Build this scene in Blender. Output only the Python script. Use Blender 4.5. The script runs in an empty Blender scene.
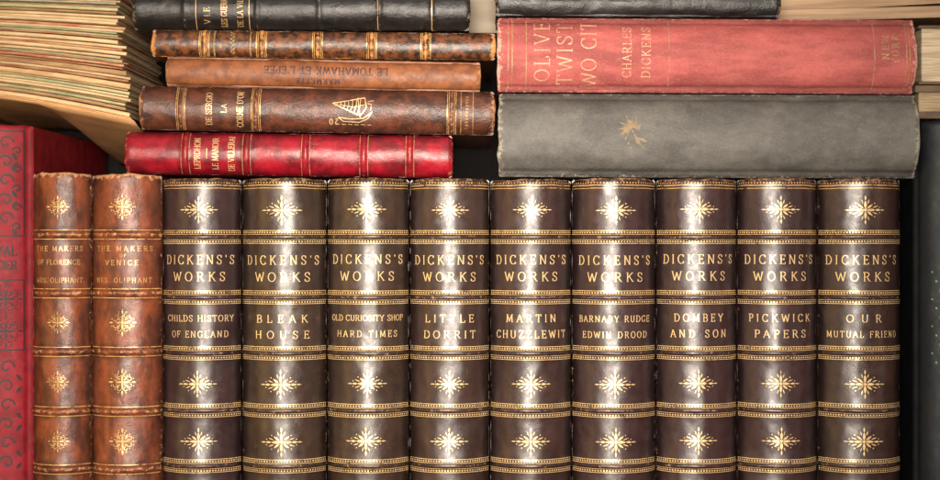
import bpy, bmesh, math, random
from mathutils import Vector, noise
random.seed(7)
U=0.0005; D=1650.0
scene=bpy.context.scene
COL=scene.collection
def W(px,py,y=0): return Vector(((px-470)*U, y*U, (240-py)*U))

# ---------------------------------------------------------------- materials
class NT:
    def __init__(s,name):
        s.m=bpy.data.materials.new(name); s.m.use_nodes=True
        s.t=s.m.node_tree; s.t.nodes.clear()
        s.out=s.n('ShaderNodeOutputMaterial'); s.b=s.n('ShaderNodeBsdfPrincipled')
        s.l(s.b.outputs[0],s.out.inputs[0])
        tc=s.n('ShaderNodeTexCoord'); oi=s.n('ShaderNodeObjectInfo')
        mu=s.n('ShaderNodeMath',operation='MULTIPLY'); mu.inputs[1].default_value=3.7
        s.l(oi.outputs['Random'],mu.inputs[0]); s.rnd=oi.outputs['Random']
        va=s.n('ShaderNodeVectorMath',operation='ADD')
        s.l(tc.outputs['Object'],va.inputs[0]); s.l(mu.outputs[0],va.inputs[1]); s.co=va.outputs[0]
    def n(s,t,**k):
        x=s.t.nodes.new(t)
        for a,b in k.items(): setattr(x,a,b)
        return x
    def l(s,a,b): s.t.links.new(a,b)
    def noise(s,scale,detail=4,rough=.55,st=(1,1,1)):
        mp=s.n('ShaderNodeMapping'); mp.inputs['Scale'].default_value=st
        s.l(s.co,mp.inputs[0]); x=s.n('ShaderNodeTexNoise')
        x.inputs['Scale'].default_value=scale; x.inputs['Detail'].default_value=detail
        x.inputs['Roughness'].default_value=rough; s.l(mp.outputs[0],x.inputs['Vector']); return x.outputs['Fac']
    def ramp(s,f,a,b,lo=0,hi=1):
        x=s.n('ShaderNodeMapRange'); x.interpolation_type='SMOOTHSTEP'
        s.l(f,x.inputs[0]); x.inputs[1].default_value=a; x.inputs[2].default_value=b
        x.inputs[3].default_value=lo; x.inputs[4].default_value=hi; return x.outputs[0]
    def mix(s,f,a,b,mode='MIX'):
        x=s.n('ShaderNodeMix',data_type='RGBA',blend_type=mode)
        if isinstance(f,(int,float)): x.inputs[0].default_value=f
        else: s.l(f,x.inputs[0])
        for i,c in ((6,a),(7,b)):
            if isinstance(c,tuple): x.inputs[i].default_value=(*c,1)
            else: s.l(c,x.inputs[i])
        return x.outputs[2]
    def math(s,op,a,b):
        x=s.n('ShaderNodeMath',operation=op)
        for i,c in enumerate((a,b)):
            if isinstance(c,(int,float)): x.inputs[i].default_value=c
            else: s.l(c,x.inputs[i])
        return x.outputs[0]
    def attr(s,name):
        x=s.n('ShaderNodeAttribute'); x.attribute_name=name; return x.outputs['Fac']
    def bump(s,h,st,dist=0.0003,prev=None):
        x=s.n('ShaderNodeBump'); x.inputs['Strength'].default_value=st; x.inputs['Distance'].default_value=dist
        s.l(h,x.inputs['Height'])
        if prev is not None: s.l(prev,x.inputs['Normal'])
        return x.outputs[0]
    def set(s,k,v):
        if isinstance(v,(int,float)): s.b.inputs[k].default_value=v
        elif isinstance(v,tuple): s.b.inputs[k].default_value=(*v,1)
        else: s.l(v,s.b.inputs[k])

def leather(name,c1,c2,wearc,rough=(.3,.5),wear=.5,mott=90,fine=1800,bstr=.5,spec=.5,cloth=False,st=(1,1,1),alt=None,contrast=1.0,scrst=(1,1,.16),edge=.5):
    s=NT(name)
    if alt: c1=s.mix(s.ramp(s.rnd,.1,.9),c1,alt)
    big=s.noise(mott,6,.6,st); col=s.mix(s.ramp(big,.35,.65,0,contrast),c1,c2)
    mid=s.noise(mott*5,5,.7); col=s.mix(s.ramp(mid,.3,.75,0,.45*contrast),col,c2)
    col=s.mix(s.math('MULTIPLY',s.attr('edge_shade'),edge),col,tuple(x*.2 for x in c2))  # painted shade: base colour darkened where the spine turns away
    w=s.attr('wear')
    wn=s.noise(420,8,.75)
    f=s.math('ADD',wn,s.math('MULTIPLY',w,wear*.36))
    f=s.ramp(f,.66,.82)
    col=s.mix(s.math('MULTIPLY',f,.8),col,wearc)
    scr=s.noise(260,6,.8,scrst if not cloth else (1,1,.35))
    col=s.mix(s.ramp(scr,.62,.8,0,.35*wear+.05),col,wearc)
    sp=s.noise(1500,3,.6); col=s.mix(s.ramp(sp,.70,.78,0,.5*wear),col,wearc)
    if cloth:
        th=s.noise(900,4,.7,(4,1,.8)); col=s.mix(s.ramp(th,.45,.75,0,.18*wear),col,wearc)
        th=s.noise(900,4,.7,(.8,1,4)); col=s.mix(s.ramp(th,.45,.75,0,.18*wear),col,c2)
    s.set('Base Color',col)
    rr=s.ramp(s.noise(230,5,.7),.3,.7,rough[0],rough[1])
    rr=s.math('ADD',rr,s.math('MULTIPLY',f,.18)); s.set('Roughness',rr)
    s.set('Specular IOR Level',spec)
    if cloth:
        wv=s.n('ShaderNodeTexWave'); wv.bands_direction='Z'; wv.inputs['Scale'].default_value=700; wv.inputs['Distortion'].default_value=2.5
        s.l(s.co,wv.inputs['Vector'])
        wx=s.n('ShaderNodeTexWave'); wx.bands_direction='X'; wx.inputs['Scale'].default_value=700; wx.inputs['Distortion'].default_value=2.5
        s.l(s.co,wx.inputs['Vector'])
        h=s.math('ADD',wv.outputs['Fac'],wx.outputs['Fac'])
        b=s.bump(h,bstr*.6,.00010); b=s.bump(s.noise(700,6,.75),bstr,.0003,b)
    else:
        v=s.n('ShaderNodeTexVoronoi'); v.inputs['Scale'].default_value=fine; s.l(s.co,v.inputs['Vector'])
        b=s.bump(v.outputs['Distance'],bstr*.5,.00012); b=s.bump(s.noise(300,8,.7),bstr,.0004,b)
        b=s.bump(f,.35,.0002,b)
    s.l(b,s.b.inputs['Normal'])
    return s.m

def gold(name,c=(.86,.62,.30),worn=.25,met=.35,rough=.35,alpha=1):
    s=NT(name)
    s.set('Base Color',s.mix(s.noise(500,4),c,tuple(x*.55 for x in c)))
    s.set('Metallic',met); s.set('Roughness',rough)
    f=s.noise(1100,5,.75); g=s.noise(160,3,.6)
    ff=s.math('ADD',s.math('MULTIPLY',f,.6),s.math('MULTIPLY',g,.4))
    a=s.ramp(ff,.30+.25*worn-.02,.36+.25*worn+.04,0,alpha)
    s.set('Alpha',a)
    return s.m
def plain(name,c1,c2,rough=.7,scale=200,st=(1,1,1),bstr=.2,spec=.3):
    s=NT(name); f=s.noise(scale,6,.6,st)
    s.set('Base Color',s.mix(s.ramp(f,.35,.65),c1,c2)); s.set('Roughness',rough); s.set('Specular IOR Level',spec)
    s.l(s.bump(f,bstr,.0004),s.b.inputs['Normal']); return s.m

M_dick=leather('dark_leather',(.031,.0122,.0132),(.013,.0054,.0056),(.30,.16,.09),(.29,.44),.8,80,2200,.30,.54,alt=(.034,.0152,.0115),contrast=.6,edge=.95)
M_dicko=leather('dark_leather_reflection_tint',(.036,.0205,.0085),(.014,.0068,.0050),(.30,.17,.085),(.29,.44),.8,60,2200,.30,.54,alt=(.034,.0150,.0120),contrast=.65,edge=.85)  # same leather with the yellow-green side reflection mixed into its colour
M_brown=leather('brown_calf_leather',(.240,.057,.018),(.058,.014,.007),(.56,.30,.14),(.29,.46),1.1,95,1700,.7,.5,contrast=.95,st=(1.4,1,.6),scrst=(1.6,1,.12),edge=.85)
M_brown2=leather('mottled_calf_leather',(.18,.057,.016),(.014,.007,.004),(.62,.26,.075),(.28,.45),1.45,260,1700,.8,.5,edge=.6)
M_morocco=leather('brown_morocco_leather',(.118,.033,.015),(.034,.012,.007),(.42,.20,.10),(.30,.46),1.0,150,1300,1.0,.45,edge=.7)
M_tan=leather('tan_paper_board',(.235,.080,.027),(.12,.038,.014),(.44,.24,.10),(.40,.58),.9,150,1700,.55,.3,edge=.6)
M_black=leather('black_leather',(.013,.010,.009),(.006,.005,.0045),(.28,.20,.14),(.28,.42),.7,120,1500,.8,.38)
M_redl=leather('crimson_leather',(.28,.005,.015),(.10,.003,.007),(.52,.20,.13),(.28,.44),.65,110,1700,.5,.40,edge=.8)
M_redc=leather('red_cloth',(.30,.008,.019),(.17,.0045,.011),(.45,.09,.08),(.45,.6),.4,120,2000,.4,.28,cloth=True,edge=.3)
M_pink=leather('faded_red_cloth',(.38,.080,.072),(.20,.034,.033),(.64,.38,.29),(.48,.64),1.1,60,2000,.8,.34,cloth=True,st=(2.2,1,.5),contrast=.9,edge=.6)
M_grey=leather('worn_grey_cloth',(.094,.089,.080),(.045,.0425,.039),(.36,.32,.26),(.36,.54),1.05,55,2000,.75,.42,cloth=True,st=(1.3,1,.8),contrast=.9,edge=.7)
M_navy=leather('navy_cloth',(.0045,.006,.009),(.003,.0035,.005),(.03,.034,.038),(.38,.5),.3,90,2000,.3,.17,cloth=True)
M_gold=gold('gilt',(.78,.54,.26),worn=.29)
M_goldt=gold('gilt_lettering',(.76,.53,.26),worn=.12)
M_goldw=gold('worn_gilt',(.72,.43,.16),worn=.41)
M_goldwt=gold('worn_gilt_lettering',(.64,.38,.15),worn=.26)
M_goldf=gold('faded_gilt',(.76,.47,.27),worn=.40,met=.1,rough=.5,alpha=.6)
M_goldff=gold('rubbed_gilt',(.50,.35,.14),worn=.50,met=.1,rough=.5,alpha=.65)
M_goldg=gold('ghost_gilt',(.36,.25,.12),worn=.50,met=.05,rough=.55,alpha=.55)
M_dkstamp=gold('maroon_stamping',(.030,.003,.006),worn=.0,met=0,rough=.6)
M_green=gold('green_stamping',(.012,.26,.10),worn=.30,met=.1,rough=.4,alpha=.7)
M_page=plain('aged_pages',(.32,.24,.15),(.20,.14,.08),.8,300,(.4,.4,6),.3)
M_pale=plain('pale_vellum',(.22,.18,.13),(.15,.115,.08),.65,40,(.5,1,3),.1)
M_drab=plain('drab_board',(.12,.075,.045),(.065,.04,.024),.65,60,(1,1,3),.2)
M_board=plain('tan_wood_board',(.36,.24,.145),(.24,.15,.085),.6,70,(.25,1,5),.3)
M_cream=plain('cream_pages',(.50,.40,.28),(.30,.23,.15),.7,150,(.3,.3,8),.2)
M_wood=plain('shelf_wood',(.30,.17,.09),(.16,.085,.045),.5,90,(8,1,.6),.2)
M_woodk=plain('dark_back_panel',(.010,.006,.004),(.005,.003,.002),.7,60,(5,1,.6),.2)

# ---------------------------------------------------------------- mesh helpers
def obj(name,verts,faces,mat,parent=None,smooth=False,attr=None,edge_shade=None):
    me=bpy.data.meshes.new(name); me.from_pydata([tuple(v) for v in verts],[],faces); me.update()
    if smooth:
        for p in me.polygons: p.use_smooth=True
    if attr:
        a=me.attributes.new('wear','FLOAT','POINT'); a.data.foreach_set('value',attr)
        a=me.attributes.new('edge_shade','FLOAT','POINT'); a.data.foreach_set('value',edge_shade)
    me.materials.append(mat)
    o=bpy.data.objects.new(name,me); COL.objects.link(o)
    if parent: o.parent=parent
    return o
def box(name,x0,x1,y0,y1,z0,z1,mat,parent=None,bev=.8,jit=0):
    bm=bmesh.new(); bmesh.ops.create_cube(bm,size=1)
    for v in bm.verts:
        v.co=Vector(((x0 if v.co.x<0 else x1),(y0 if v.co.y<0 else y1),(z0 if v.co.z<0 else z1)))*U
    if bev: bmesh.ops.bevel(bm,geom=bm.edges[:],offset=bev*U,segments=2,affect='EDGES')
    me=bpy.data.meshes.new(name); bm.to_mesh(me); bm.free(); me.materials.append(mat)
    o=bpy.data.objects.new(name,me); COL.objects.link(o)
    if parent: o.parent=parent
    return o

def arc(cx,cy,rx,ry,a0,a1,n=10):
    return [(cx+rx*math.cos(math.radians(a0+(a1-a0)*i/n)),cy+ry*math.sin(math.radians(a0+(a1-a0)*i/n))) for i in range(n+1)]
# serif stroke font: glyph -> (width, strokes, serif points)
G={
'A':(.82,[[(.08,0),(.40,1)],[(.40,1),(.74,0)],[(.19,.36),(.63,.36)]],[(.08,0),(.74,0)]),
'B':(.72,[[(.16,0),(.16,1)],[(.16,1),(.38,1)]+arc(.38,.76,.22,.24,90,-90)+[(.16,.52)],[(.16,.52),(.40,.52)]+arc(.40,.26,.26,.26,90,-90)+[(.16,0)]],[(.10,0),(.10,1)]),
'C':(.80,[arc(.44,.5,.36,.5,48,312,16),[(.70,.98),(.70,.74)],[(.70,.26),(.70,.02)]],[]),
'D':(.84,[[(.16,0),(.16,1)],[(.16,1),(.36,1)]+arc(.36,.5,.40,.5,90,-90,14)+[(.16,0)]],[(.10,0),(.10,1)]),
'E':(.70,[[(.16,0),(.16,1)],[(.16,1),(.60,1),(.60,.82)],[(.16,.52),(.48,.52)],[(.48,.62),(.48,.42)],[(.16,0),(.62,0),(.62,.2)]],[(.10,0),(.10,1)]),
'F':(.66,[[(.16,0),(.16,1)],[(.16,1),(.60,1),(.60,.82)],[(.16,.52),(.48,.52)],[(.48,.62),(.48,.42)]],[(.16,0),(.10,1)]),
'G':(.84,[arc(.44,.5,.36,.5,48,318,16),[(.70,.98),(.70,.76)],[(.70,.44),(.70,.04)]],[(.70,.44)]),
'H':(.86,[[(.16,0),(.16,1)],[(.70,0),(.70,1)],[(.16,.52),(.70,.52)]],[(.16,0),(.16,1),(.70,0),(.70,1)]),
'I':(.34,[[(.17,0),(.17,1)]],[(.17,0),(.17,1)]),
'J':(.5,[[(.34,1),(.34,.2),(.26,.02),(.12,0),(.06,.12)]],[(.34,1)]),
'K':(.82,[[(.16,0),(.16,1)],[(.16,.42),(.66,1)],[(.32,.60),(.72,0)]],[(.16,0),(.16,1),(.66,1),(.72,0)]),
'L':(.68,[[(.16,0),(.16,1)],[(.16,0),(.60,0),(.60,.24)]],[(.16,1),(.10,0)]),
'M':(.98,[[(.14,0),(.16,1)],[(.16,1),(.48,.1)],[(.48,.1),(.80,1)],[(.80,1),(.84,0)]],[(.14,0),(.14,1),(.84,0),(.84,1)]),
'N':(.86,[[(.14,0),(.14,1)],[(.14,1),(.70,0)],[(.70,0),(.70,1)]],[(.14,0),(.12,1),(.70,1)]),
'O':(.86,[arc(.43,.5,.36,.5,90,450,22)],[]),
'P':(.68,[[(.16,0),(.16,1)],[(.16,1),(.38,1)]+arc(.38,.74,.24,.26,90,-90)+[(.16,.48)]],[(.16,0),(.10,1)]),
'Q':(.86,[arc(.43,.5,.36,.5,90,450,22),[(.44,.16),(.62,-.08),(.80,-.14)]],[]),
'R':(.80,[[(.16,0),(.16,1)],[(.16,1),(.38,1)]+arc(.38,.75,.23,.25,90,-90)+[(.16,.50)],[(.38,.50),(.70,0)]],[(.16,0),(.10,1),(.72,0)]),
'S':(.66,[[(.55,.74),(.53,.90),(.42,.99),(.27,1),(.13,.91),(.09,.77),(.15,.63),(.32,.52),(.48,.42),(.57,.28),(.54,.11),(.41,.01),(.24,0),(.12,.1),(.09,.27)],[(.55,.72),(.55,.98)],[(.09,.02),(.09,.28)]],[]),
'T':(.74,[[(.37,0),(.37,1)],[(.06,.80),(.06,1),(.68,1),(.68,.80)]],[(.37,0)]),
'U':(.84,[[(.16,1),(.16,.34)]+arc(.42,.32,.26,.32,180,360)+[(.68,1)]],[(.16,1),(.68,1)]),
'V':(.80,[[(.08,1),(.40,0)],[(.40,0),(.72,1)]],[(.08,1),(.72,1)]),
'W':(1.08,[[(.06,1),(.32,0)],[(.32,0),(.54,.9)],[(.54,.9),(.78,0)],[(.78,0),(1.0,1)]],[(.08,1),(1.0,1)]),
'X':(.80,[[(.10,1),(.70,0)],[(.10,0),(.70,1)]],[(.10,1),(.70,0),(.10,0),(.70,1)]),
'Y':(.80,[[(.08,1),(.40,.46)],[(.72,1),(.40,.46)],[(.40,.46),(.40,0)]],[(.08,1),(.72,1),(.40,0)]),
'Z':(.74,[[(.10,.80),(.10,1),(.64,1)],[(.64,1),(.08,0)],[(.08,0),(.66,0),(.66,.22)]],[]),
'.':(.3,[[(.12,.02),(.12,.12)]],[]),"'":(.28,[[(.15,.78),(.15,1.02)]],[]),' ':(.42,[],[]),
'&':(.9,[[(.80,.42),(.55,.05),(.30,0),(.12,.14),(.14,.36),(.48,.66),(.50,.86),(.38,1),(.26,.9),(.28,.70),(.80,0)]],[]),
'2':(.6,[[(.1,.75),(.16,.95),(.34,1),(.48,.86),(.46,.62),(.08,0),(.52,0)]],[]),'0':(.6,[arc(.3,.5,.22,.5,90,450,16)],[]),
}
class Flat:
    def __init__(s): s.v=[]; s.f=[]; s.k=0
    def strip(s,pts,wf,closed=False,maxl=2.2):
        P=[Vector(pts[0])]
        for a,b in zip(pts,pts[1:]):
            a=Vector(a);b=Vector(b); L=(b-a).length
            if L<1e-5: continue
            n=max(1,int(L/maxl+.99))
            for i in range(1,n+1): P.append(a.lerp(b,i/n))
        n0=len(s.v); n=len(P)
        if n<2: return
        for i,p in enumerate(P):
            d1=(P[i]-P[i-1]).normalized() if i>0 else None
            d2=(P[i+1]-P[i]).normalized() if i<n-1 else None
            d=d1 if d2 is None else d2 if d1 is None else (d1+d2)
            if d.length<.3: d=d2
            d=d.normalized(); nr=Vector((-d.y,d.x))
            w=wf(d,i/(n-1)) if callable(wf) else wf
            s.v.append((*(p+nr*w/2),s.k)); s.v.append((*(p-nr*w/2),s.k))
        for i in range(n-1):
            a=n0+2*i; s.f.append((a+1,a+3,a+2,a))
        s.k+=1
    def poly(s,pts):
        c=sum((Vector(p) for p in pts),Vector((0,0)))/len(pts); n0=len(s.v)
        s.v.append((*c,s.k))
        for p in pts: s.v.append((*p,s.k))
        n=len(pts)
        for i in range(n): s.f.append((n0,n0+1+i,n0+1+(i+1)%n))
        s.k+=1
    def dot(s,x,y,r,n=8): s.poly(arc(x,y,r,r,0,360*(n-1)/n,n-1))
    def leaf(s,x,y,L,w,ang):
        a=math.radians(ang); c,q=math.cos(a),math.sin(a)
        pr=[(0,0),(.25,.36),(.5,.5),(.78,.3),(1,0),(.78,-.3),(.5,-.5),(.25,-.36)]
        s.poly([(x+c*t*L-q*e*w,y+q*t*L+c*e*w) for t,e in pr])
    def text(s,t,cu,cv,h,Wd,rot=0,bold=1.0):
        nat=sum(G[c][0] for c in t)*h
        n=len(t)
        sx=1.0; tr=(Wd-nat)/max(1,n-1)
        if tr<.04*h: sx=(Wd-.04*h*(n-1))/nat; tr=.04*h
        if tr>.45*h:
            sx=min(1.2,(Wd-.45*h*(n-1))/nat); tr=(Wd-nat*sx)/max(1,n-1)
        c,q=math.cos(math.radians(rot)),math.sin(math.radians(rot))
        x=-Wd/2
        def T(p,gx): 
            a=gx+p[0]*h*sx; b=(p[1]-.5)*h
            return (cu+c*a-q*b, cv+q*a+c*b)
        up=Vector((-q,c))
        def wf(d,i): return h*bold*(.075+.07*abs(d.dot(up)))
        k0=s.k
        for ch in t:
            w,st,se=G[ch]
            for j,l in enumerate(st):
                s.k=k0+j; s.strip([T(p,x) for p in l],wf)
            for p in se:
                s.k=k0+5; a=T((p[0]-.12/sx,p[1]),x); b=T((p[0]+.12/sx,p[1]),x); s.strip([a,b],h*.055*bold)
            x+=w*h*sx+tr
        s.k=k0+6
    def make(s,name,bk,mat,h=.30):
        vs=[bk.P(u,v,h+.025*(k%7)) for u,v,k in s.v]
        return obj(name,vs,s.f,mat,bk.e)

def bandlines(b,vs,wd,mat,name='gilt_band',ext=.95):
    for v in vs:
        f=Flat(); f.strip([(-b.U*ext,v),(b.U*ext,v)],wd); f.make(name,b,mat)

class Book:
    def __init__(s,label,cat,L,w,A,loc,rot,mat,depth=260,relief=(),amp=.5,bmat=None,group=None,endj=.6,pages=True,seed=0,joint=0,bthick=3.5,wb=1.0):
        s.L=L;s.w=w;s.A=math.radians(A);s.R=w/2/math.sin(s.A);s.bul=s.R*(1-math.cos(s.A))
        s.rel=relief;s.amp=amp;s.seed=seed;s.endj=endj;s.joint=joint
        s.U=s.R*s.A
        e=bpy.data.objects.new('book',None); COL.objects.link(e); e.empty_display_size=.01
        e.location=loc; e.rotation_euler=rot; e['label']=label; e['category']=cat
        if group: e['group']=group
        s.e=e
        nu=46; nv=int(L/1.8)
        vs=[];at=[];gr=[];fs=[]
        rows=[('a',0)]+[('n',i/nv) for i in range(nv+1)]+[('b',1)]
        for kind,t in rows:
            for i in range(nu+1):
                u=-s.U+2*s.U*i/nu; v=t*L
                p=s.P(u,v,0 if kind=='n' else -3.5)
                vs.append(p)
                en=max(0,1-v/8,1-(L-v)/8)*.85
                rb=0
                for c,hw,hh in relief: rb=max(rb,1-abs(v-c)/(hw+1.5)) if hh>.7 else rb
                ed=max(0,(abs(u)/s.U-.86)/.14)
                at.append(min(1,max(en,rb*.6*wb,ed*.45)))
                g=max(0,(abs(u)/s.U-.50)/.50)**1.4  # shade mask for the colour: spine edges, then creases beside raised bands
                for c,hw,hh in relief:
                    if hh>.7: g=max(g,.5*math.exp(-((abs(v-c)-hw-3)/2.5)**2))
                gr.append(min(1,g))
        for j in range(len(rows)-1):
            for i in range(nu):
                a=j*(nu+1)+i; fs.append((a,a+1,a+nu+2,a+nu+1))
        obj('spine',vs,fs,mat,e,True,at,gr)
        bm_=bmat or mat; y0=s.yedge
        for sg in(-1,1):
            x1=sg*w/2; x0=sg*(w/2-bthick)
            box('cover',min(x0,x1),max(x0,x1),y0-1,y0+depth,1,L-1,bm_,e,1.0)
        if pages: box('page_block',-w/2+bthick+.3,w/2-bthick-.3,y0+1,y0+depth-5,5,L-5,M_page,e,.8)
    @property
    def yedge(s): return s.bul/2
    def P(s,u,v,h):
        th=u/s.R; r=s.R+h; q=abs(u)/s.U
        for c,hw,hh in s.rel:
            d=abs(v-c)/hw
            if d<1.6: r+=hh*(0.5+0.5*math.cos(math.pi*min(1,d/1.6)))*(1-.6*q**4)
        r+=s.amp*noise.noise(Vector((u*.03,v*.022,s.seed*7.3)))*1.6*(1-q**6)
        r+=s.amp*.35*noise.noise(Vector((u*.12,v*.09,s.seed*3.3+5)))
        e=min(v,s.L-v)
        if e<5: r-=2.2*(1-e/5)**2
        if s.joint:
            r-=s.joint*math.exp(-((q-.86)/.05)**2)
        vv=v
        k=max(0,1-e/14)
        if k>0:
            vv+=s.endj*k*1.5*noise.noise(Vector((u*.07,s.seed*9.1+(3 if v>s.L/2 else 0),1)))
            vv+= (-1 if v>s.L/2 else 1)*s.endj*1.2*k*q**3
            if s.endj>1: vv+=.5*k*noise.noise(Vector((u*.30,s.seed*4.1+(3 if v>s.L/2 else 0),4)))
        return Vector((r*math.sin(th), -(r*math.cos(th)-s.R*math.cos(s.A))+s.yedge, vv))*U

BOT=505
def V(label,cat,x0,x1,top,mat,yoff=0,A=62,**k):
    b=Book(label,cat,BOT-top,x1-x0,A,W((x0+x1)/2,BOT,yoff),(0,0,0),mat,**k)
    b.cx=(x0+x1)/2; return b
def H(label,cat,x0,x1,cy,w,tilt,mat,yoff=0,A=55,**k):
    t=math.radians(tilt); L=x1-x0; cx=(x0+x1)/2
    loc=W(cx+L/2*math.cos(t),cy+L/2*math.sin(t),yoff)
    b=Book(label,cat,L,w,A,loc,(0,math.radians(-90)+t,0),mat,**k); b.x1=x1; return b

# ---------------------------------------------------------------- matching set of nine
X=[(161,240),(241,325.5),(326.5,408.5),(409.5,489.5),(490.5,571.5),(572.5,656.5),(657.5,738),(739,819),(820,903)]
TT=[("CHILDS HISTORY","OF ENGLAND"),("BLEAK","HOUSE"),("OLD CURIOSITY SHOP","HARD TIMES"),("LITTLE","DORRIT"),("MARTIN","CHUZZLEWIT"),("BARNABY RUDGE","EDWIN DROOD"),("DOMBEY","AND SON"),("PICKWICK","PAPERS"),("OUR","MUTUAL FRIEND")]
BC=[237,297,352.5,409.5,464.5]
def fleuron(f,cx,cy,s=1.0):
    f.dot(cx,cy,1.6*s)
    for sg in(-1,1):
        f.leaf(cx+sg*1.2*s,cy,9*s,3.0*s,0 if sg>0 else 180)
        f.leaf(cx,cy+sg*1.2*s,8.4*s,2.8*s,90*sg)
        f.leaf(cx+sg*10*s,cy,6*s,2.3*s,0 if sg>0 else 180)
        f.leaf(cx+sg*15.5*s,cy,5.5*s,1.3*s,0 if sg>0 else 180)
        f.leaf(cx,cy+sg*9.6*s,5.4*s,1.7*s,90*sg)
        for tg in(-1,1):
            a=math.degrees(math.atan2(tg*.78,sg))
            f.leaf(cx+sg*1.6*s,cy+tg*1.3*s,7.6*s,2.1*s,a)
            a2=math.degrees(math.atan2(tg*.34,sg)); f.leaf(cx+sg*7*s,cy+tg*2.2*s,6.5*s,1.1*s,a2)
            a3=math.degrees(math.atan2(tg,sg*.36)); f.leaf(cx+sg*2.2*s,cy+tg*6*s,5.0*s,1.0*s,a3)
            f.dot(cx+sg*9.6*s,cy+tg*6.8*s,.7*s,6); f.dot(cx+sg*15*s,cy+tg*2.8*s,.6*s,6)
for i,((x0,x1),(ta,tb)) in enumerate(zip(X,TT)):
    top=178.6+random.uniform(-.3,.9)
    rel=[(BOT-c,2.4,1.9) for c in BC]+[(BOT-c,9,.5) for c in BC]
    dz=[0,.5,-.5,.3,0,.6,-.6,-.3,.2][i]
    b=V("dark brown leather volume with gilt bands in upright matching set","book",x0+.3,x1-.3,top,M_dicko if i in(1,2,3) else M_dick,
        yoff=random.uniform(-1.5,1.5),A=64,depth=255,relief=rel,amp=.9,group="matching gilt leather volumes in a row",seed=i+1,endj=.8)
    w=b.w; UU=b.U
    Y=lambda py: BOT-py-dz
    for c in BC:
        f=Flat(); cc=BOT-c
        for sg in(-1,1):
            f.strip([(-UU*.97,cc+sg*6.4),(UU*.97,cc+sg*6.4)],.6)
            f.strip([(-UU*.97,cc+sg*2.7),(UU*.97,cc+sg*2.7)],.6)
            n=int(UU*2/2.9)
            k=f.k
            for j in range(n):
                f.k=k; f.dot(-UU*.97+(j+.5)*UU*1.94/n,cc+sg*4.55,.9,6)
        f.make('gilt_band',b,M_gold)
    f=Flat(); cc=BOT-187
    f.strip([(-UU*.97,cc+1.6),(UU*.97,cc+1.6)],.9); f.strip([(-UU*.97,cc-1.4),(UU*.97,cc-1.4)],.6)
    k=f.k
    for j in range(30): f.k=k; f.dot(-UU*.95+(j+.5)*UU*1.9/30,cc+4,.8,6)
    f.make('gilt_band',b,M_goldw)
    for c in(210,383,440):
        f=Flat(); fleuron(f,random.uniform(-1,1),Y(c),.97*w/82); f.make('ornament',b,M_gold)
    f=Flat(); f.text("DICKENS'S",0,Y(259.5),8.8,w*.97,bold=.85); f.text("WORKS",0,Y(276.3),8.8,w*.70,bold=.85); f.make('lettering',b,M_goldt)
    wa={14:.94,5:.64,18:.98,6:.64,13:.94,8:.84,3:.44}.get(len(ta),.6)
    wb={10:.78,5:.68,6:.68,11:.84,7:.74,13:.94}.get(len(tb),.7)
    if len(tb)==10 and tb[0]=='C': wb=.94
    ha=6.2 if len(ta)>10 else 7.4; hb=6.2 if len(tb)>10 or len(ta)>10 else 7.4
    if len(ta)>14: ha=5.8
    f=Flat(); f.text(ta,0,Y(317.8),ha,w*wa,bold=.95); f.text(tb,0,Y(333.6),hb,w*wb,bold=.95); f.make('lettering',b,M_goldt)

# ---------------------------------------------------------------- two brown calf volumes
def arabesque(f,cx,cy,s=1.0):
    f.dot(cx,cy,1.5*s)
    for sg in(-1,1):
        f.leaf(cx,cy,7*s,2.2*s,0 if sg>0 else 180); f.leaf(cx,cy,7*s,2.2*s,90*sg)
        f.leaf(cx+sg*8*s,cy,5*s,1.8*s,0 if sg>0 else 180); f.leaf(cx,cy+sg*7.5*s,5*s,1.7*s,90*sg)
        for tg in(-1,1):
            f.leaf(cx+sg*1.5*s,cy+tg*1.5*s,5.5*s,1.6*s,math.degrees(math.atan2(tg,sg)))
            f.strip(arc(cx+sg*6.4*s,cy+tg*3.0*s,1.9*s,1.7*s,200*tg,200*tg+270,8),.7*s)
            f.strip(arc(cx+sg*2.8*s,cy+tg*6.4*s,1.6*s,1.6*s,90,360,7),.7*s)
            f.dot(cx+sg*10*s,cy+tg*3.2*s,.6*s,6); f.dot(cx+sg*6.4*s,cy+tg*6.4*s,.7*s,6); f.dot(cx+sg*3.4*s,cy+tg*9.6*s,.6*s,6)
for i,(x0,x1,top,t2,xt) in enumerate([(32,90,173,"OF FLORENCE.",0),(90.6,160.3,174.5,"VENICE.",0)]):
    BB=[234.5,293,351,410.5,468]
    rel=[(BOT-c,3.0,2.5) for c in BB]
    b=V(["narrow brown calf volume with rubbed joints beside a red cloth book","broader brown calf volume with scuffed raised bands and gilt ornaments"][i],"book",x0,x1,top,M_brown,A=[60,60][i],depth=235,relief=rel,amp=1.1,seed=30+i,endj=1.4,yoff=[-3,-2][i])
    w=b.w;UU=b.U
    for c in BB:
        for o in(-4.6,4.4): bandlines(b,[BOT-c+o],.8,M_goldw,ext=.96)
    for c in(207,322,381,440):
        f=Flat(); arabesque(f,-.5,BOT-c,w/64); f.make('ornament',b,M_goldw)
    f=Flat(); f.text("THE MAKERS",0,BOT-248.5,5.0,w*.86,bold=.95)
    if i: f.text("OF",0,BOT-255.5,3,6); f.text(t2,0,BOT-262.5,5.0,w*.54,bold=.95)
    else: f.text(t2,0,BOT-262,4.8,w*.82,bold=.95)
    f.text("MRS. OLIPHANT.",0,BOT-280,4.8,w*.90,bold=.95)
    f.make('lettering',b,M_goldwt)

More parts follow.
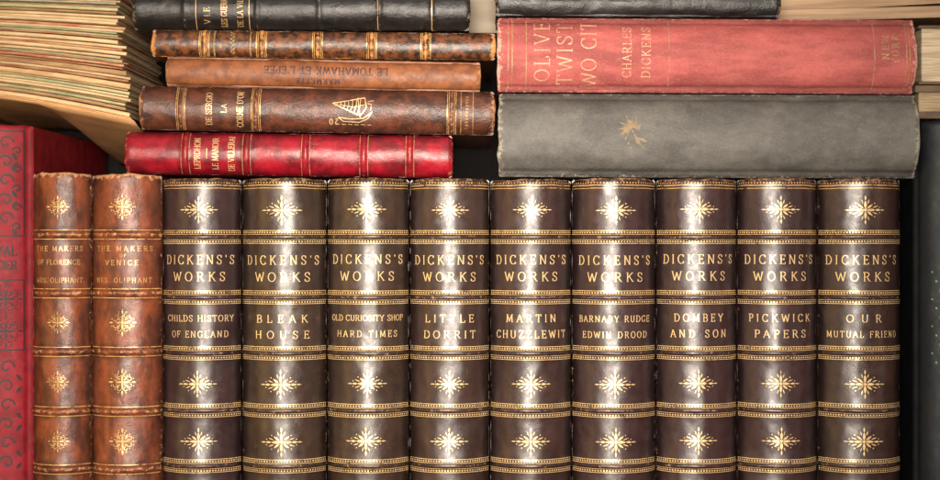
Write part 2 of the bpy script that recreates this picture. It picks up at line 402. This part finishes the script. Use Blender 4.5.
# ---------------------------------------------------------------- tall red cloth book
b=V("tall red cloth book with dark stamped scrolls on its spine","book",-48,31.5,125,M_redc,A=42,depth=330,amp=.5,seed=50,joint=1.2,yoff=0)
f=Flat()
cxs=b.w/2-19
def scroll(f,x,y,s,m=1):
    f.strip([(x+m*s*(.95-.09*t)*math.cos(t*.7),y+s*(.95-.09*t)*math.sin(t*.7)) for t in range(0,10)],1.9)
for k,(yy,s) in enumerate([(143,8.5),(162,8.5),(181,8.5),(200,8.5),(219,8.5)]):
    scroll(f,cxs-5,BOT-yy,s,-1 if k%2 else 1); scroll(f,cxs+6,BOT-yy-8,s*.6,1 if k%2 else -1)
    f.leaf(cxs+1,BOT-yy-9,10,4.4,60 if k%2 else -60); f.leaf(cxs-14,BOT-yy-4,9,4,120 if k%2 else -120)
f.strip([(cxs+13,BOT-131),(cxs+13,BOT-236),(-20,BOT-236)],1.5); f.strip([(cxs+13,BOT-131),(-20,BOT-131)],1.5)
f.make('ornament',b,M_dkstamp)
f=Flat(); f.text("ROYAL",cxs-12,BOT-251,9.5,36,bold=1.5); f.text("POWDER",cxs-14,BOT-265,8.5,40,bold=1.5); f.make('lettering',b,M_dkstamp)
f=Flat()
for yy in(280,350): f.strip([(-20,BOT-yy),(cxs+13,BOT-yy)],1.5)
f.strip([(cxs+13,BOT-280),(cxs+13,BOT-350)],1.5)
arabesque(f,cxs-5,BOT-299,1.4); arabesque(f,cxs-5,BOT-331,1.4)
for k in range(6):
    scroll(f,cxs-4,BOT-367-k*19,8.5,-1 if k%2 else 1); f.leaf(cxs+5,BOT-374-k*19,9,4,50 if k%2 else -50)
f.make('ornament',b,M_dkstamp)

# ---------------------------------------------------------------- dark blue book at other end
b=V("tall dark navy cloth book with small green stamped dots","book",915,985,120,M_navy,A=55,depth=300,amp=.4,seed=60,joint=1)
f=Flat()
for k in range(11):
    f.dot(-b.U*.48+(k%3)*4,BOT-272-k*9,1.1)
f.make('ornament',b,M_green)

# ---------------------------------------------------------------- flat stack over the set
b=H("crimson leather book with raised bands lying flat on upright volumes","book",125,453,154.6,42,.75,M_redl,A=60,depth=240,relief=[(453-x,2.6,1.9) for x in(186,247,306,364,410)],amp=.7,seed=70,endj=.9)
for x in(186,247,306,364,410): bandlines(b,[453-x-4,453-x+4],.7,M_goldff)
f=Flat(); f.text("LEPROHON",0,453-198,6,33,bold=.8); f.make('lettering',b,M_goldt)
f=Flat(); f.text("LE MANOIR",0,453-216,6,34,bold=.8); f.text("DE VILLERAI",0,453-232,6,37,bold=.8); f.strip([(-5,453-207.5),(5,453-207.5)],.7); f.make('lettering',b,M_goldt)
RB=[182,257,452]
b=H("brown morocco book with gilt emblem lying flat in a stack","book",140,495,110.5,43.5,.95,M_morocco,A=58,depth=250,relief=[(495-x,2.6,1.6) for x in RB],amp=.9,seed=71,endj=1.1,yoff=-2)
for x in RB: bandlines(b,[495-x+o for o in(-4,-2.4,3,4.6)],.6,M_goldw)
f=Flat(); f.text("DE SERGIO",0,495-210,6,34,bold=.8); f.text("LA",0,495-225,5.4,9,bold=.8); f.text("CORNE D'OR",0,495-241,6.2,38,bold=.8)
f.make('lettering',b,M_goldt)
f=Flat()
ex=495-352
def E(pts,w=1.0): f.strip([(p[1],ex-p[0]) for p in pts],w*.8)
yard=((-19,7),(13,13)); foot=((-19,7),(9,-5))
E([yard[0],yard[1]],1.3); E([foot[0],(-8,2),foot[1]],.9); E([yard[1],(15,3),foot[1]],1.1)
for k in range(1,8):
    t=k/8; a=(yard[0][0]+(yard[1][0]-yard[0][0])*t, yard[0][1]+(yard[1][1]-yard[0][1])*t); c=(foot[0][0]+(foot[1][0]-foot[0][0])*t, foot[0][1]+(foot[1][1]-foot[0][1])*t-1)
    E([a,((a[0]+c[0])/2+1.2,(a[1]+c[1])/2),c],.7)
E([(-12,6),(2,3),(14,6)],.6)
E([(6,13),(9,-8)],.9)
E([(-13,-7),(0,-8.5),(12,-7.5),(21,-1)],1.2); E([(-13,-7),(-8,-11),(8,-11.5),(16,-8),(21,-1)],1.0); E([(13,8),(20,6),(19,0)],.8); E([(16,9),(22,10)],.7)
for k in range(6): E([(-16+6.4*k,-13.6-.6*(k%2)),(-12+6.4*k,-14.2)],.7)
f.make('ornament',b,M_gold)
f=Flat(); f.text("20",-11.5,ex+17.5,6,9,rot=90,bold=1.0); f.make('lettering',b,M_goldt)
f=Flat()
for k in range(11): f.leaf(-17+k*3.4,26,4.2,2.4,90)
f.make('ornament',b,M_goldff); bandlines(b,[22,34],.8,M_goldff)
b=H("tan paper-covered book with inverted lettering lying flat","book",165,481,73.8,30.5,1.2,M_tan,A=50,depth=235,amp=.7,seed=72,endj=.9,joint=1,yoff=3)
f=Flat(); f.text("LE TOMAHAWK ET L'EPEE",3,481-326,7.4,124,rot=90,bold=1.2); f.text("MARMETTE",-7.5,481-318,5.4,44,rot=90,bold=1.2)
f.make('lettering',b,M_dkstamp)
RB=[205,262,318,372,426]
b=H("mottled dark calf book with gilt bands lying flat","book",151,496,44.8,26.5,.6,M_brown2,A=60,depth=245,relief=[(496-x,2.6,1.8) for x in RB],amp=.9,seed=73,endj=1.3,yoff=-1)
for x in RB: bandlines(b,[496-x+o for o in(-4.6,-3,3.4,5)],.8,M_goldw)
f=Flat()
for k in range(12): f.leaf(-11+2*k,496-233,4,2,40 if k%2 else -40)
f.make('ornament',b,M_goldff); bandlines(b,[496-233-18,496-233+18],1.4,M_goldff)
b=H("black leather book with gilt title lying on top of stack","book",133,470,9,42,.1,M_black,A=58,depth=240,relief=[(470-x,2.4,1.2) for x in(186,258,320,380,432)],amp=.6,seed=74,endj=1,yoff=-2)
f=Flat(); f.text("VIE",-8,470-208,5.8,17,bold=.8); f.text("LES GUERRES",-2,470-225,5.8,36,bold=.8); f.text("DE LA VILLE",-2,470-241,5.8,36,bold=.8); f.make('lettering',b,M_goldwt)
bandlines(b,[470-x for x in(197,250,378,432)],.7,M_goldw)

# ---------------------------------------------------------------- second flat stack
b=H("worn grey cloth book with faded gilt leaf lying flat","book",498,916.5,135.9,83,.22,M_grey,A=46,depth=280,amp=1.4,seed=80,endj=1.1,joint=1.6,yoff=-6)
f=Flat(); ec=916.5-634
for k,a in enumerate(range(-70,100,15)): f.leaf(6+a*.05,ec+k*.6-3,13+5*(k%2),2.4,62+a)
f.strip([(-15,ec-9),(-3,ec-1),(9,ec+6),(20,ec+9)],1.3); f.leaf(-11,ec-4,12,3.6,25); f.leaf(-7,ec-12,11,3.2,70)
for k in range(7): f.dot(-13+k*4.4,ec+12-abs(k-3)*2.5,1.2,6)
f.make('ornament',b,M_goldg)
b=H("faded red cloth book with large gilt title lying flat","book",497,915,55.5,74,.3,M_pink,A=44,depth=280,amp=1.3,seed=81,endj=1.1,joint=1.6,yoff=-3)
f=Flat(); f.text("OLIVE",3,915-541.5,15,62,bold=.64); f.text("TWIST",0,915-564,15,64,bold=.64); f.text("WO CIT",0,915-588,15,70,bold=.64); f.make('lettering',b,M_goldf)
f=Flat(); f.text("CHARLES",2,915-626,8.5,52,bold=.82); f.text("DICKENS",2,915-645,8.5,52,bold=.82); f.make('lettering',b,M_goldf)
bandlines(b,[915-x for x in(508,512,526,668,872,904,907)],.8,M_goldff,ext=.9)
f=Flat(); f.text("NEW",8,915-883,7,24); f.text("YORK",6,915-893,7,30); f.make('lettering',b,M_goldff)
b=H("black worn leather book lying on a faded red book","book",495,781,2,29,.3,M_black,A=40,depth=230,amp=1.0,seed=82,endj=1.6,yoff=0)

def slab(label,x0,x1,y0,y1,z0,z1,matc,pm=None,cat="book",t=3):
    e=bpy.data.objects.new('book',None); COL.objects.link(e); e.empty_display_size=.01
    c=W((x0+x1)/2,z1,y0); e.location=c; e['label']=label; e['category']=cat
    w=(x1-x0)/2; h=z1-z0
    box('cover',-w,w,0,y1-y0,0,t,matc,e,.8); box('cover',-w,w,0,y1-y0,h-t,h,matc,e,.8)
    box('page_block',-w+4,w-3,3,y1-y0-3,t+.2,h-t-.2,pm or M_page,e,.6)
    vs=[];fs=[]
    for j in range(2):
        for k in range(13):
            a=math.radians(-90+180*k/12); vs.append(Vector(((-w if j==0 else w),y1-y0+6*math.cos(a),h/2+h/2*math.sin(a)))*U)
    for k in range(12): fs.append((k,k+1,k+14,k+13))
    obj('spine',vs,fs,matc,e,True)
    return e
slab("pale grey pamphlet volume behind the stacked books",462,500,70,240,-20,24,M_pale,M_pale)
slab("thick book with cream page edges lying flat",919,990,2,180,25,84,M_drab,M_cream)
slab("brown worn book lying flat on a navy book",915,992,-2,200,85.5,118.5,M_drab,M_page,t=7)
def board(x0,x1,y0,y1,zt,h,ang,label):
    o=box('wooden_board',-(x1-x0)/2,(x1-x0)/2,0,y1-y0,0,h,M_board,None,1.2)
    o.location=W((x0+x1)/2,zt,y0); o.rotation_euler=(0,math.radians(ang),0); o['label']=label; o['category']='board'
board(784,1010,62,260,10.5,12,-1.6,"tan wooden board lying sloped across the flat books")
board(790,1010,74,240,-4,34,-3.4,"thick tan wooden board resting above another board")

# ---------------------------------------------------------------- brown folder beneath magazines
SAG=25
e=bpy.data.objects.new('folder',None); COL.objects.link(e); e.empty_display_size=.01
e.location=W(35,124,0); e['label']="sagging brown cardboard folder beneath a pile of magazines"; e['category']='folder'
def sheet(y0,y1,x0,x1,dz,t,m,name):
    vs=[];fs=[];nx=24;ny=14
    for a in range(nx+1):
        for c in range(ny+1):
            x=x0+(x1-x0)*a/nx; y=y0+(y1-y0)*c/ny
            tt=max(0,(x+20)/150); z=240-(92+SAG*tt**1.3)-3.6+dz
            k=min(1,max(0,(x-33)/22)); k=k*k*(3-2*k)
            z-=(c/ny)**.9*(12+34*k)
            for s_ in(0,1):
                vs.append(Vector((x-35,y,z-116+t*s_))*U)
    def id(a,c,s_): return (a*(ny+1)+c)*2+s_
    for a in range(nx):
        for c in range(ny):
            fs.append((id(a,c,1),id(a+1,c,1),id(a+1,c+1,1),id(a,c+1,1)))
            fs.append((id(a,c,0),id(a,c+1,0),id(a+1,c+1,0),id(a+1,c,0)))
    for a in range(nx):
        fs.append((id(a,0,0),id(a+1,0,0),id(a+1,0,1),id(a,0,1))); fs.append((id(a,ny,1),id(a+1,ny,1),id(a+1,ny,0),id(a,ny,0)))
    for c in range(ny):
        fs.append((id(nx,c,0),id(nx,c+1,0),id(nx,c+1,1),id(nx,c,1))); fs.append((id(0,c,1),id(0,c+1,1),id(0,c+1,0),id(0,c,0)))
    obj(name,vs,fs,m,e,True)
M_card=plain('brown_card',(.62,.34,.16),(.46,.25,.11),.6,60,(1,1,1),.1)
sheet(-2,330,-60,134,0,1.2,M_card,'lower_flap'); sheet(-1,326,-60,131,1.8,1.2,M_card,'upper_flap')

# ---------------------------------------------------------------- magazines
mats=[]
for k,(c1,c2) in enumerate([((.62,.43,.22),(.46,.29,.14)),((.68,.51,.30),(.54,.37,.20)),((.44,.27,.13),(.28,.16,.08)),((.60,.42,.24),(.46,.15,.08)),((.54,.45,.25),(.30,.33,.19)),((.72,.57,.36),(.58,.43,.25)),((.28,.10,.05),(.46,.27,.15)),((.58,.49,.34),(.28,.31,.30))]):
    mats.append(plain('magazine_paper',c1,c2,.6,45,(1.5,1,8),.1))
M_mp=plain('magazine_pages',(.66,.50,.32),(.44,.31,.19),.75,500,(.3,.3,6),.3)
lab=["cream stapled magazine in a sagging pile","tan stapled magazine in a sagging pile","cream magazine with reddish printing in a sagging pile","cream magazine with greenish printing in a sagging pile","brown-covered magazine in a sagging pile","cream magazine with bluish printing in a sagging pile"]
labi=[1,0,1,2,3,0,4,5]
N=42
tot=[random.choice([1.8,2.2,2.8,3.4,5])*random.uniform(.85,1.15) for _ in range(N)]; sc=126/sum(tot); tot=[t*sc for t in tot]
cum=0
for i in range(N):
    th=tot[i]; base=cum; cum+=th
    lowf=1-base/128.0
    xr=random.uniform(-5,4)+130-16*(1-lowf); xl=-60+random.uniform(-4,4)
    yf=random.uniform(-3,6); dp=205+random.uniform(-6,6)
    yaw=random.uniform(-.02,.02)
    def zc(x):
        t=max(0,(x+20)/150)
        return 240-(92+ SAG*lowf**1.2*t**1.3) + base - (1-lowf)*2
    e=bpy.data.objects.new('magazine',None); COL.objects.link(e); e.empty_display_size=.01
    o0=Vector(((xl-470)*U,yf*U,(zc(xl))*U)); e.location=o0
    mi=random.choice([0,0,1,1,1,2,3,3,4,4,5,5,6,7]); 
    e['label']=lab[labi[mi]]; e['category']='magazine'; e['group']='pile of old magazines'
    nx=24
    def grid(prof,closed):
        vs=[];n=len(prof)
        for a in range(nx+1):
            x=xl+(xr-xl)*a/nx
            sl=(zc(x+1)-zc(x))
            for (yy,zz) in prof:
                vs.append(Vector(((x-470)-sl*zz+yaw*yy, yf+yy+.3*math.sin(x*.05+i), zc(x)+zz+.05*math.sin(x*.07+i*2)))*U-o0)
        fs=[]
        m=n if closed else n-1
        for a in range(nx):
            for c in range(m):
                d=(c+1)%n; fs.append((a*n+c,a*n+d,(a+1)*n+d,(a+1)*n+c))
        if closed:
            fs.append(tuple(range(n))[::-1]); fs.append(tuple(nx*n+c for c in range(n)))
        return vs,fs
    g=th*random.uniform(.82,.93)
    prof=[(dp,0),(1.6,0),(.6,.22*g),(0,.5*g),(.6,.78*g),(1.6,g),(dp,g),(dp,g-.25),(2.2,g-.25),(1.2,.7*g),(.7,.5*g),(1.2,.3*g),(2.2,.25),(dp,.25)]
    vs,fs=grid(prof,True); fs2=[x for x in fs if len(x)==4]
    n=len(prof)
    for base_i in(0,nx*n):
        for a_,b_,c_,d_ in[(0,1,12,13),(1,2,11,12),(2,3,10,11),(3,4,9,10),(4,5,8,9),(5,6,7,8)]:
            fs2.append(tuple(base_i+t for t in (a_,b_,c_,d_)))
    obj('cover',vs,fs2,mats[mi],e)
    prof=[(dp-3,.32),(2.6,.32),(1.2,.5*g),(2.6,g-.32),(dp-3,g-.32)]
    xr-=1.0
    vs,fs=grid(prof,True); obj('page_block',vs,fs,M_mp,e)

# ---------------------------------------------------------------- bookshelf
e=bpy.data.objects.new('bookshelf',None); COL.objects.link(e); e.location=W(470,BOT+12,150)
e['label']="brown wooden bookshelf holding rows and piles of old books"; e['category']="bookshelf"
e.empty_display_size=.01
def part(n,x0,x1,y0,y1,z0,z1,m):
    return box(n,x0-470,x1-470,y0-150,y1-150,z0+12,z1+12,m,e,1)
part('shelf_board',-140,1090,-20,375,-24,-.4,M_wood)
part('back_panel',-140,1090,376,388,-24,640,M_woodk)
part('side_panel',-160,-141,-20,388,-24,640,M_wood)
part('side_panel',1091,1110,-20,388,-24,640,M_wood)

# ---------------------------------------------------------------- lights / world / camera
w=bpy.data.worlds.new("World"); scene.world=w; w.use_nodes=True
w.node_tree.nodes['Background'].inputs[0].default_value=(1,.86,.70,1); w.node_tree.nodes['Background'].inputs[1].default_value=.018
def area(loc,target,sx,sy,P,c,spread=180):
    l=bpy.data.lights.new('lamp','AREA'); l.shape='RECTANGLE'; l.size=sx; l.size_y=sy; l.energy=P; l.color=c; l.spread=math.radians(spread)
    o=bpy.data.objects.new('softbox_or_fill',l); COL.objects.link(o); o.location=loc
    o.rotation_euler=(Vector(target)-Vector(loc)).to_track_quat('-Z','Y').to_euler(); return o
area((-.03,-.84,.06),(0,0,-.005),.26,.40,2.25,(1,.885,.76),50)
area((-.70,-.42,-.02),(-.1,0,.0),.12,.5,1.15,(1,.74,.34))
area((-.30,-.66,-.14),(-.2,.1,.06),.10,.10,.4,(1,.80,.58))  # added fill with no real source, brightens the folder underside
area((.75,-.45,.1),(0,0,0),.12,.6,.5,(1,.84,.68))
area((0,-.45,.75),(0,0,.05),.6,.12,1.2,(1,.92,.82))
cd=bpy.data.cameras.new('camera'); cam=bpy.data.objects.new('camera',cd); COL.objects.link(cam)
cam.location=(0,-D*U,0); cam.rotation_euler=(math.pi/2,0,0)
cd.sensor_width=36; cd.lens=36*D/940; cd.clip_start=.01; cd.clip_end=50
scene.camera=cam
scene.view_settings.view_transform='Standard'; scene.view_settings.look='None'; scene.view_settings.exposure=0
